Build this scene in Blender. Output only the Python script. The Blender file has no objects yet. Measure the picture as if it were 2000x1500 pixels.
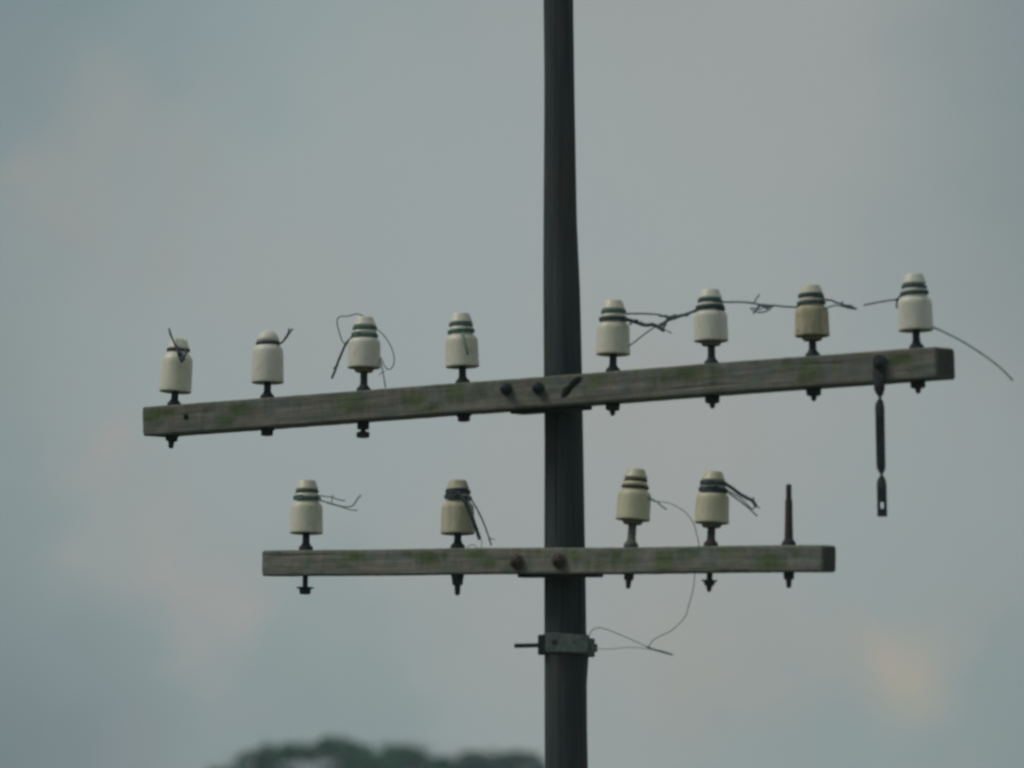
import bpy, bmesh, math, random
import numpy as np
from mathutils import Vector, Matrix, Quaternion, noise

random.seed(7)
scene = bpy.context.scene
COL = scene.collection

# ------------------------------------------------------------------ camera
F = 12500.0                      # focal length in pixels of the 2000 px wide photograph
DIST = 20.0                      # metres from the camera to the pole
PITCH = math.radians(7.0)
POLE_H = 7.0                     # height of the picture's centre on the pole
CAM = Vector((0.0, -DIST, POLE_H - DIST * math.tan(PITCH)))
FWD = Vector((0, math.cos(PITCH), math.sin(PITCH)))
UPV = Vector((0, -math.sin(PITCH), math.cos(PITCH)))
cd = bpy.data.cameras.new('camera')
cam = bpy.data.objects.new('camera', cd)
COL.objects.link(cam)
cam.location = CAM
cam.rotation_euler = (math.pi / 2 + PITCH, 0, 0)
cd.sensor_width = 36.0
cd.lens = 36.0 * F / 2000.0
cd.clip_start = 0.1
cd.clip_end = 9000
cd.dof.use_dof = True
cd.dof.focus_distance = 22.5
cd.dof.aperture_fstop = 3.7
scene.camera = cam

# ------------------------------------------------------------------ sky
SUN_DIR = Vector((-0.74, -0.10, 0.82)).normalized()      # towards the sun
world = bpy.data.worlds.new('World')
scene.world = world
world.use_nodes = True
NT = world.node_tree
NT.nodes.clear()


def pix_dir(px, py):
    return (Vector((1, 0, 0)) * ((px - 1000) / F) + FWD + UPV * ((750 - py) / F)).normalized()


def wn(kind, **kw):
    n = NT.nodes.new(kind)
    for k, v in kw.items():
        setattr(n, k, v)
    return n


wl = NT.links.new
w_out = wn('ShaderNodeOutputWorld')
w_bg_sky = wn('ShaderNodeBackground')
w_bg_cloud = wn('ShaderNodeBackground')
w_mix = wn('ShaderNodeMixShader')
w_sky = wn('ShaderNodeTexSky', sky_type='NISHITA')
w_sky.sun_disc = False
w_sky.sun_elevation = math.asin(SUN_DIR.z)
w_sky.sun_rotation = math.atan2(SUN_DIR.x, SUN_DIR.y)
w_sky.air_density = 1.5
w_sky.dust_density = 3.0
wl(w_sky.outputs[0], w_bg_sky.inputs['Color'])
w_bg_sky.inputs['Strength'].default_value = 0.06
w_mix.inputs[0].default_value = 0.93                      # closed cloud cover
wl(w_bg_sky.outputs[0], w_mix.inputs[1])
wl(w_bg_cloud.outputs[0], w_mix.inputs[2])
wl(w_mix.outputs[0], w_out.inputs['Surface'])
w_tc = wn('ShaderNodeTexCoord')
# warp of the directions so that no patch has a round outline
w_wn = wn('ShaderNodeTexNoise')
w_wn.inputs['Scale'].default_value = 48.0
w_wn.inputs['Detail'].default_value = 6.0
w_wn.inputs['Roughness'].default_value = 0.55
wl(w_tc.outputs['Generated'], w_wn.inputs['Vector'])
w_sub = wn('ShaderNodeVectorMath', operation='SUBTRACT')
wl(w_wn.outputs['Color'], w_sub.inputs[0])
w_sub.inputs[1].default_value = (0.5, 0.5, 0.5)
w_scl = wn('ShaderNodeVectorMath', operation='SCALE')
wl(w_sub.outputs[0], w_scl.inputs[0])
w_scl.inputs['Scale'].default_value = 0.048
w_add = wn('ShaderNodeVectorMath', operation='ADD')
wl(w_tc.outputs['Generated'], w_add.inputs[0])
wl(w_scl.outputs[0], w_add.inputs[1])
w_soft = wn('ShaderNodeVectorMath', operation='SCALE')
wl(w_sub.outputs[0], w_soft.inputs[0])
w_soft.inputs['Scale'].default_value = 0.018
w_add2 = wn('ShaderNodeVectorMath', operation='ADD')
wl(w_tc.outputs['Generated'], w_add2.inputs[0])
wl(w_soft.outputs[0], w_add2.inputs[1])
# broad teal / warm variation of the cloud deck
w_n1 = wn('ShaderNodeTexNoise')
w_n1.inputs['Scale'].default_value = 13.0
w_n1.inputs['Detail'].default_value = 3.0
w_n1.inputs['Roughness'].default_value = 0.45
wl(w_add.outputs[0], w_n1.inputs['Vector'])
w_r1 = wn('ShaderNodeValToRGB')
w_r1.color_ramp.elements[0].position = 0.30
w_r1.color_ramp.elements[0].color = (0.285, 0.360, 0.365, 1)
w_r1.color_ramp.elements[1].position = 0.70
w_r1.color_ramp.elements[1].color = (0.350, 0.366, 0.358, 1)
wl(w_n1.outputs['Fac'], w_r1.inputs['Fac'])
col_socket = w_r1.outputs['Color']
# patches of the cloud deck and painted-in lens vignetting: picture position, radius in px, colour, amount
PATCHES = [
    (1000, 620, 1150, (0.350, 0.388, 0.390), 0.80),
    (-160, -120, 980, (0.150, 0.220, 0.250), 0.72),  # dark frame-edge patches from here put lens falloff into the sky colour
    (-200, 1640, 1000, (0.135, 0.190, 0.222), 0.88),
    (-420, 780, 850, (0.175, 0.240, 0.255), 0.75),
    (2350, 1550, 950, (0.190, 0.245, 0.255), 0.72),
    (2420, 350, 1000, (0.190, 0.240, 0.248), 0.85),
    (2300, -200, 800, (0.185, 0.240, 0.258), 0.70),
    (1000, -500, 900, (0.235, 0.290, 0.300), 0.30),
    (620, 1480, 450, (0.225, 0.288, 0.300), 0.60),
    (640, 1230, 330, (0.270, 0.335, 0.335), 0.50),
    (1500, 1420, 360, (0.250, 0.300, 0.305), 0.45),
    (260, 300, 330, (0.350, 0.345, 0.325), 0.50),
    (340, 1130, 250, (0.410, 0.370, 0.352), 0.60),
    (160, 930, 190, (0.385, 0.360, 0.342), 0.50),
    (1400, 1290, 360, (0.385, 0.365, 0.340), 0.50),
    (1740, 1312, 160, (0.450, 0.395, 0.305), 0.62),
    (1725, 1285, 95, (0.440, 0.380, 0.300), 0.40),
    (1650, 1240, 150, (0.405, 0.362, 0.330), 0.55),
    (1850, 1250, 150, (0.380, 0.360, 0.325), 0.40),
    (230, 860, 110, (0.400, 0.355, 0.330), 0.40),
    (370, 960, 130, (0.360, 0.350, 0.335), 0.35),
    (60, 340, 120, (0.350, 0.330, 0.300), 0.35),
    (1300, 900, 480, (0.385, 0.368, 0.350), 0.55),
    (500, 620, 420, (0.372, 0.368, 0.352), 0.35),
    (1000, 1180, 300, (0.372, 0.362, 0.345), 0.35),
]
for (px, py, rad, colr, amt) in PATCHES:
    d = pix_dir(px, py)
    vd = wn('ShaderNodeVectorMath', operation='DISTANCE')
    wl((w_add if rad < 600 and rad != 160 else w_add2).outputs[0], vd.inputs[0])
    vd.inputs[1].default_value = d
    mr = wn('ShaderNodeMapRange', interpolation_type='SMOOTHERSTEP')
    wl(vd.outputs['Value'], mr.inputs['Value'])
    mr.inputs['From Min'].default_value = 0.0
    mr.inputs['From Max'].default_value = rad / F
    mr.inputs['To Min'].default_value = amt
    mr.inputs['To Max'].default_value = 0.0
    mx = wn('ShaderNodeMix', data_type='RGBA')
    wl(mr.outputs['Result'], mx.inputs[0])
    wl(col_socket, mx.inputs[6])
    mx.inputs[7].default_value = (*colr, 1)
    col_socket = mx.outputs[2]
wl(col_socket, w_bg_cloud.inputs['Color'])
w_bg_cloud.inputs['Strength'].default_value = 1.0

# ------------------------------------------------------------------ sun behind thin cloud
sd = bpy.data.lights.new('sun', 'SUN')
sd.energy = 1.5
sd.angle = math.radians(22)
sd.color = (1.0, 0.965, 0.88)
sun = bpy.data.objects.new('sun', sd)
COL.objects.link(sun)
sun.rotation_euler = SUN_DIR.to_track_quat('Z', 'Y').to_euler()
sun.location = (-8, -8, 18)

# ------------------------------------------------------------------ exposure
scene.render.engine = 'CYCLES'
scene.view_settings.view_transform = 'Standard'
scene.view_settings.look = 'None'
scene.view_settings.gamma = 1.0
scene.view_settings.exposure = 0.0
scene.view_settings.use_curve_mapping = False
scene.cycles.use_denoising = True
scene.cycles.max_bounces = 6
scene.cycles.volume_bounces = 0
scene.cycles.volume_step_rate = 4.0
scene.cycles.filter_width = 2.5


# ================================================================== helpers
def tag(o, label=None, cat=None, group=None, kind=None):
    if label: o['label'] = label
    if cat: o['category'] = cat
    if group: o['group'] = group
    if kind: o['kind'] = kind
    return o


def thing(name, label, cat, loc=(0, 0, 0), quat=None, group=None):
    o = bpy.data.objects.new(name, None)
    COL.objects.link(o)
    o.empty_display_size = 0.05
    o.location = loc
    if quat is not None:
        o.rotation_mode = 'QUATERNION'
        o.rotation_quaternion = quat
    return tag(o, label, cat, group)


def mesh_obj(name, verts, faces, mat, parent=None, smooth=True, mats=None):
    me = bpy.data.meshes.new(name)
    me.from_pydata([tuple(v) for v in verts], [], faces)
    me.update()
    if smooth:
        me.polygons.foreach_set('use_smooth', [True] * len(me.polygons))
    me.materials.append(mat)
    o = bpy.data.objects.new(name, me)
    COL.objects.link(o)
    if parent: o.parent = parent
    return o


def auto_sharp(o, deg=40):
    me = o.data
    bm = bmesh.new(); bm.from_mesh(me)
    for e in bm.edges:
        if len(e.link_faces) == 2 and e.calc_face_angle(0) > math.radians(deg):
            e.smooth = False
    bm.to_mesh(me); bm.free()


def ray_plane(px, py, point, normal):
    d = pix_dir(px, py)
    t = (point - CAM).dot(normal) / d.dot(normal)
    return CAM + d * t


def lathe(name, prof, mat, parent, seg=40, sharp=None, wob=0.0, seed=0.0):
    """prof: list of (z, r) from bottom to top, metres, in the parent's frame"""
    verts, faces = [], []
    for (z, r) in prof:
        for k in range(seg):
            a = 2 * math.pi * k / seg
            rr = r
            if wob:
                rr = r * (1 + wob * noise.noise(Vector((math.cos(a) * 1.7 + seed, math.sin(a) * 1.7, z * 30))))
            verts.append((rr * math.cos(a), rr * math.sin(a), z))
    for i in range(len(prof) - 1):
        for k in range(seg):
            a, b = i * seg + k, i * seg + (k + 1) % seg
            faces.append((a, b, b + seg, a + seg))
    n = len(verts)
    verts.append((0, 0, prof[0][0])); verts.append((0, 0, prof[-1][0]))
    for k in range(seg):
        faces.append((n, (k + 1) % seg, k))
        t = (len(prof) - 1) * seg
        faces.append((n + 1, t + k, t + (k + 1) % seg))
    o = mesh_obj(name, verts, faces, mat, parent)
    if sharp: auto_sharp(o, sharp)
    return o


def catmull(pts, step=0.004):
    out = []
    P = [pts[0] * 2 - pts[1]] + list(pts) + [pts[-1] * 2 - pts[-2]]
    for i in range(1, len(P) - 2):
        p0, p1, p2, p3 = P[i - 1], P[i], P[i + 1], P[i + 2]
        n = max(2, int((p2 - p1).length / step))
        for k in range(n):
            t = k / n
            out.append(0.5 * ((2 * p1) + (p2 - p0) * t + (2 * p0 - 5 * p1 + 4 * p2 - p3) * t * t
                              + (3 * p1 - p0 - 3 * p2 + p3) * t * t * t))
    out.append(P[-2])
    return out


def tube_data(path, r, sides=8, taper_end=1.0, kink=0.0):
    verts, faces = [], []
    n = len(path)
    sd0 = random.random() * 50
    pts = []
    for i, p in enumerate(path):
        if kink:
            q = Vector((i * 0.11 + sd0, 3.1, 0.7))
            p = p + Vector((noise.noise(q), noise.noise(q + Vector((9, 0, 0))), noise.noise(q + Vector((0, 17, 0))))) * kink
        pts.append(p)
    up = Vector((0.13, 0.31, 0.94)).normalized()
    for i, p in enumerate(pts):
        t = (pts[min(i + 1, n - 1)] - pts[max(i - 1, 0)])
        if t.length < 1e-9: t = Vector((1, 0, 0))
        t.normalize()
        u = (up - t * up.dot(t))
        if u.length < 1e-4: u = Vector((1, 0, 0)) - t * t.x
        u.normalize(); up = u
        v = t.cross(u)
        f = i / max(1, n - 1)
        rr = r * (1 + (taper_end - 1) * f) * (1 + 0.10 * noise.noise(Vector((i * 0.4 + sd0, 0, 0))))
        for k in range(sides):
            a = 2 * math.pi * k / sides
            verts.append(p + u * (rr * math.cos(a)) + v * (rr * math.sin(a)))
    for i in range(n - 1):
        for k in range(sides):
            a, b = i * sides + k, i * sides + (k + 1) % sides
            faces.append((a, b, b + sides, a + sides))
    faces.append(tuple(reversed(range(sides))))
    faces.append(tuple(range((n - 1) * sides, n * sides)))
    return verts, faces


def tubes_obj(name, paths, mat, parent, sides=8):
    """paths: list of (world points, radius); joined into one part relative to the parent"""
    V, Fc = [], []
    inv = parent.matrix_basis.inverted() if parent else Matrix()
    for (pts, r) in paths:
        v, f = tube_data(pts, r, sides)
        o = len(V)
        V += [inv @ p for p in v]
        Fc += [tuple(i + o for i in q) for q in f]
    return mesh_obj(name, V, Fc, mat, parent)


def twist(path, rad, turns_per_m, phase=0.0):
    out = []
    L = 0.0
    n = len(path)
    up = Vector((0.2, 0.3, 0.93)).normalized()
    for i, p in enumerate(path):
        if i: L += (p - path[i - 1]).length
        t = (path[min(i + 1, n - 1)] - path[max(i - 1, 0)]).normalized()
        u = (up - t * up.dot(t)).normalized(); up = u
        v = t.cross(u)
        a = L * turns_per_m * 2 * math.pi + phase
        out.append(p + u * rad * math.cos(a) + v * rad * math.sin(a))
    return out


# ================================================================== materials
def new_mat(name):
    m = bpy.data.materials.new(name)
    m.use_nodes = True
    nt = m.node_tree
    b = nt.nodes['Principled BSDF']
    return m, nt, b


def tex_noise(nt, vec, scale, detail=4, rough=0.55, dist=0.0):
    n = nt.nodes.new('ShaderNodeTexNoise')
    n.inputs['Scale'].default_value = scale
    n.inputs['Detail'].default_value = detail
    n.inputs['Roughness'].default_value = rough
    n.inputs['Distortion'].default_value = dist
    if vec is not None: nt.links.new(vec, n.inputs['Vector'])
    return n.outputs['Fac']


def mapping(nt, scale, src='Object', loc=(0, 0, 0)):
    tc = nt.nodes.new('ShaderNodeTexCoord')
    mp = nt.nodes.new('ShaderNodeMapping')
    mp.inputs['Scale'].default_value = scale
    mp.inputs['Location'].default_value = loc
    nt.links.new(tc.outputs[src], mp.inputs['Vector'])
    return mp.outputs[0]


def ramp(nt, fac, stops):
    r = nt.nodes.new('ShaderNodeValToRGB')
    while len(r.color_ramp.elements) < len(stops):
        r.color_ramp.elements.new(0.5)
    for e, (p, c) in zip(r.color_ramp.elements, stops):
        e.position = p
        e.color = (*c, 1) if len(c) == 3 else c
    nt.links.new(fac, r.inputs['Fac'])
    return r.outputs['Color']


def mixc(nt, fac, a, b, blend='MIX'):
    m = nt.nodes.new('ShaderNodeMix')
    m.data_type = 'RGBA'
    m.blend_type = blend
    for s, v in ((0, fac), (6, a), (7, b)):
        if hasattr(v, 'is_output') or isinstance(v, bpy.types.NodeSocket):
            nt.links.new(v, m.inputs[s])
        elif s == 0:
            m.inputs[0].default_value = v
        else:
            m.inputs[s].default_value = (*v, 1)
    return m.outputs[2]


def maprange(nt, v, a, b, c=0.0, d=1.0):
    m = nt.nodes.new('ShaderNodeMapRange')
    nt.links.new(v, m.inputs['Value'])
    for k, x in (('From Min', a), ('From Max', b), ('To Min', c), ('To Max', d)):
        m.inputs[k].default_value = x
    return m.outputs['Result']


def bump(nt, b, h, strength, dist):
    n = nt.nodes.new('ShaderNodeBump')
    n.inputs['Strength'].default_value = strength
    n.inputs['Distance'].default_value = dist
    nt.links.new(h, n.inputs['Height'])
    nt.links.new(n.outputs[0], b.inputs['Normal'])


def mat_arm_wood():
    m, nt, b = new_mat('weathered_arm_wood')
    grain = tex_noise(nt, mapping(nt, (3.0, 60, 95)), 1.0, 6, 0.62, 0.5)
    fine = tex_noise(nt, mapping(nt, (9.0, 260, 330)), 1.0, 3, 0.6)
    blot = tex_noise(nt, mapping(nt, (13.0, 14, 16)), 1.0, 5, 0.65)
    base = ramp(nt, grain, [(0.25, (0.142, 0.140, 0.134)), (0.46, (0.184, 0.183, 0.176)),
                            (0.60, (0.216, 0.214, 0.206)), (0.80, (0.275, 0.268, 0.256))])
    base = mixc(nt, maprange(nt, fine, 0.3, 0.7, 0.0, 0.2), base, (0.11, 0.115, 0.115))
    warm = ramp(nt, blot, [(0.36, (0.80, 0.92, 0.96)), (0.64, (1.20, 1.06, 1.00))])
    base = mixc(nt, 1.0, base, warm, 'MULTIPLY')
    # algae: painted per vertex (attribute), broken up by noise
    at = nt.nodes.new('ShaderNodeAttribute'); at.attribute_name = 'moss'
    mn = tex_noise(nt, mapping(nt, (48, 60, 17)), 1.0, 6, 0.7)
    ad = nt.nodes.new('ShaderNodeMath'); ad.operation = 'MULTIPLY_ADD'
    nt.links.new(mn, ad.inputs[0]); ad.inputs[1].default_value = 1.7
    nt.links.new(at.outputs['Fac'], ad.inputs[2])
    fac = maprange(nt, ad.outputs[0], 0.98, 1.62, 0.0, 0.90)
    mossc = ramp(nt, tex_noise(nt, mapping(nt, (11, 30, 30)), 1.0, 3),
                 [(0.32, (0.056, 0.080, 0.036)), (0.55, (0.096, 0.128, 0.054)), (0.78, (0.160, 0.195, 0.082))])
    base = mixc(nt, fac, base, mossc)
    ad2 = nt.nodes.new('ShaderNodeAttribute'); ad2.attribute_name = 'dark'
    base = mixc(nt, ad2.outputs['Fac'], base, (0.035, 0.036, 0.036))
    nt.links.new(base, b.inputs['Base Color'])
    b.inputs['Roughness'].default_value = 0.92
    b.inputs['Specular IOR Level'].default_value = 0.2
    bump(nt, b, grain, 0.2, 0.003)
    return m


def mat_pole():
    m, nt, b = new_mat('tarred_pole_wood')
    g = tex_noise(nt, mapping(nt, (70, 70, 2.2)), 1.0, 6, 0.65, 0.4)
    big = tex_noise(nt, mapping(nt, (9, 9, 1.6)), 1.0, 4, 0.6)
    c = ramp(nt, g, [(0.25, (0.024, 0.028, 0.031)), (0.5, (0.038, 0.044, 0.048)), (0.78, (0.052, 0.058, 0.061))])
    w = ramp(nt, big, [(0.42, (0.85, 1.0, 1.05)), (0.70, (1.30, 1.08, 0.98))])
    c = mixc(nt, 1.0, c, w, 'MULTIPLY')
    c = mixc(nt, maprange(nt, tex_noise(nt, mapping(nt, (16, 16, 3)), 1.0, 5), 0.54, 0.72, 0, 0.55), c, (0.078, 0.058, 0.046))
    nt.links.new(c, b.inputs['Base Color'])
    b.inputs['Roughness'].default_value = 0.8
    b.inputs['Specular IOR Level'].default_value = 0.25
    bump(nt, b, g, 0.6, 0.006)
    return m


def mat_porcelain(name, clean, dirt, amount, seed, gloss=0.33, washed=None):
    m, nt, b = new_mat(name)
    streak = tex_noise(nt, mapping(nt, (34, 34, 7), loc=(seed, seed * 2, 0)), 1.0, 5, 0.6)
    spots = tex_noise(nt, mapping(nt, (60, 60, 60), loc=(seed, 0, seed)), 1.0, 5, 0.65)
    fac = maprange(nt, streak, 0.38, 0.75, 0.0, amount)
    c = mixc(nt, fac, clean, dirt)
    c = mixc(nt, maprange(nt, spots, 0.56, 0.74, 0.0, min(1, amount * 0.9)), c, tuple(x * 0.55 for x in dirt))
    if washed:          # the crown stays cleaner than the skirt under it
        sep = nt.nodes.new('ShaderNodeSeparateXYZ')
        tc = nt.nodes.new('ShaderNodeTexCoord')
        nt.links.new(tc.outputs['Object'], sep.inputs[0])
        c = mixc(nt, maprange(nt, sep.outputs['Z'], 0.084, 0.112, 0.0, 0.85), c, washed)
    nt.links.new(c, b.inputs['Base Color'])
    nt.links.new(maprange(nt, spots, 0.3, 0.7, gloss, gloss + 0.25), b.inputs['Roughness'])
    b.inputs['Specular IOR Level'].default_value = 0.45
    bump(nt, b, spots, 0.15, 0.002)
    return m


def mat_metal(name, c1, c2, rough=0.75, scale=60, metal=0.15):
    m, nt, b = new_mat(name)
    n = tex_noise(nt, mapping(nt, (scale, scale, scale)), 1.0, 5, 0.65)
    nt.links.new(ramp(nt, n, [(0.36, c1), (0.64, c2)]), b.inputs['Base Color'])
    b.inputs['Roughness'].default_value = rough
    b.inputs['Metallic'].default_value = metal
    b.inputs['Specular IOR Level'].default_value = 0.3
    bump(nt, b, n, 0.5, 0.002)
    return m


M_ARM = mat_arm_wood()
M_POLE = mat_pole()
M_IRON = mat_metal('dark_iron', (0.020, 0.025, 0.034), (0.045, 0.047, 0.055))
M_RUST = mat_metal('rusty_iron', (0.034, 0.030, 0.031), (0.072, 0.056, 0.052))
M_BOLTRUST = mat_metal('brown_rust', (0.050, 0.038, 0.034), (0.120, 0.090, 0.076), 0.85)
M_GALV = mat_metal('dull_galvanised', (0.090, 0.118, 0.116), (0.180, 0.212, 0.208), 0.6, 45, 0.3)
M_GREY = mat_metal('grey_steel_pin', (0.080, 0.080, 0.076), (0.150, 0.147, 0.138), 0.7)
M_GREEN = mat_metal('green_copper_patina', (0.060, 0.120, 0.105), (0.120, 0.215, 0.185), 0.8, 90)
M_DARKW = mat_metal('dark_wire', (0.028, 0.044, 0.054), (0.058, 0.082, 0.092), 0.7, 90)
M_MIDW = mat_metal('blue_grey_wire', (0.040, 0.070, 0.080), (0.080, 0.125, 0.136), 0.7, 90)
M_PALEW = mat_metal('pale_grey_green_wire', (0.10, 0.165, 0.15), (0.19, 0.275, 0.25), 0.7, 90)

# ================================================================== ground
def ground_z(x, y):
    t = min(1, max(0, (y + 16.0) / 9.0)); t = t * t * (3 - 2 * t)
    near = 2.95 * (1 - t)
    far = min(1, max(0, (y - 60) / 140)); far = far * far * (3 - 2 * far)
    return near + 1.5 * far + 0.12 * noise.noise(Vector((x * 0.15, y * 0.15, 0))) * (1 if abs(y) < 100 else 0)


def build_ground():
    def axis(lim):
        a = [0.0]; s = 0.5
        while a[-1] < lim:
            a.append(a[-1] + s); s *= 1.09
        return [-v for v in reversed(a[1:])] + a
    xs, ys = axis(4000), axis(4000)
    V = [(x, y, ground_z(x, y)) for y in ys for x in xs]
    n = len(xs)
    Fc = [(j * n + i, j * n + i + 1, (j + 1) * n + i + 1, (j + 1) * n + i) for j in range(len(ys) - 1) for i in range(n - 1)]
    m, nt, b = new_mat('meadow')
    a = tex_noise(nt, mapping(nt, (1, 1, 1)), 0.6, 6, 0.6)
    f = tex_noise(nt, mapping(nt, (1, 1, 1)), 14, 4, 0.7)
    c = ramp(nt, a, [(0.3, (0.045, 0.068, 0.026)), (0.55, (0.075, 0.098, 0.040)), (0.75, (0.130, 0.120, 0.070))])
    c = mixc(nt, maprange(nt, f, 0.3, 0.7, 0, 0.5), c, (0.04, 0.055, 0.024))
    nt.links.new(c, b.inputs['Base Color'])
    b.inputs['Roughness'].default_value = 0.95
    bump(nt, b, f, 0.6, 0.05)
    tag(mesh_obj('ground', V, Fc, m), 'rough green meadow under the telegraph pole', kind='structure')


build_ground()

# ================================================================== pole
PX_C = 1103.0
PLANE_Y = Vector((0, 1, 0))
POLE0 = ray_plane(PX_C, 750, Vector((0, 0, POLE_H)), PLANE_Y)      # on the axis
POLE_PT = Vector((0, 0, 0))


def pole_section(z):
    """centre x and radius of the pole at height z, read from its two edges"""
    tab = [(-400, 1062, 1112), (0, 1062, 1120), (430, 1062, 1128), (560, 1062, 1133), (760, 1062, 1137), (1070, 1063, 1142),
           (1230, 1063, 1145), (1283, 1063, 1150), (1335, 1063, 1147), (1500, 1064, 1149), (1900, 1064, 1158), (6000, 1050, 1220)]
    # height -> picture row
    d = Vector((0, 0, z)) - CAM
    py = 750 - F * (d.dot(UPV)) / d.dot(FWD)
    py = min(6000, max(-400, py))
    for (a, b) in zip(tab, tab[1:]):
        if a[0] <= py <= b[0]:
            t = (py - a[0]) / (b[0] - a[0])
            l = a[1] + (b[1] - a[1]) * t; r = a[2] + (b[2] - a[2]) * t
            k = d.dot(FWD) / F
            return ((l + r) / 2 - 1000) * k, (r - l) / 2 * k
    return 0.16, 0.07


def build_pole():
    zt = 8.9
    zs = list(np.linspace(-0.6, 5.2, 60)) + list(np.linspace(5.21, zt, 520))
    seg = 96
    base = thing('telegraph_pole', 'tall dark tarred wooden telegraph pole carrying both mossy crossarms', 'pole', (pole_section(7)[0], 0, 0))
    bx = base.location.x
    V, Fc = [], []
    checks = [(random.uniform(0, 6.28), random.uniform(5, 9), random.uniform(0.4, 1.6), random.uniform(0.006, 0.014)) for _ in range(26)]
    for z in zs:
        cx, r = pole_section(z)
        for k in range(seg):
            a = 2 * math.pi * k / seg
            ca, sa = math.cos(a), math.sin(a)
            d = 0.0040 * noise.noise(Vector((ca * 1.6, sa * 1.6, z * 1.7))) + 0.0012 * noise.noise(Vector((ca * 12, sa * 12, z * 2.0)))
            d += 0.0010 * noise.noise(Vector((ca * 30, sa * 30, z * 1.2)))
            for (ang, zc, ln, dep) in checks:
                if abs(z - zc) < ln / 2:
                    da = (a - ang - 0.05 * math.sin(z * 3) + math.pi) % (2 * math.pi) - math.pi
                    w = 0.035 * (1 - (abs(z - zc) / (ln / 2)) ** 2)
                    if abs(da) < w: d -= dep * (1 - abs(da) / w)
            V.append((cx - bx + (r + d) * ca, (r + d) * sa, z))
    for j in range(len(zs) - 1):
        for k in range(seg):
            a, b = j * seg + k, j * seg + (k + 1) % seg
            Fc.append((a, b, b + seg, a + seg))
    Fc.append(tuple(range((len(zs) - 1) * seg, len(zs) * seg)))
    mesh_obj('shaft', V, Fc, M_POLE, base)
    # weatherproof cap on the top, above the picture
    cx, r = pole_section(zt)
    V, Fc = [], []
    for (zz, rr) in ((zt - 0.03, r + 0.012), (zt + 0.004, r + 0.014), (zt + 0.05, 0.012)):
        for k in range(32):
            a = 2 * math.pi * k / 32
            V.append((cx - bx + rr * math.cos(a), rr * math.sin(a), zz))
    for j in range(2):
        for k in range(32):
            a, b = j * 32 + k, j * 32 + (k + 1) % 32
            Fc.append((a, b, b + 32, a + 32))
    Fc.append(tuple(reversed(range(32)))); Fc.append(tuple(range(64, 96)))
    mesh_obj('cap', V, Fc, M_GALV, base)
    return base


build_pole()

# ================================================================== crossarms
YAW = math.radians(30)
A_H = Vector((math.cos(YAW), -math.sin(YAW), 0))       # along the arms, to the right and nearer
N_H = Vector((-math.sin(YAW), -math.cos(YAW), 0))      # out of the front face


def row_z(py):
    d = pix_dir(1100, py)
    return (CAM + d * (DIST / d.y)).z


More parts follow.
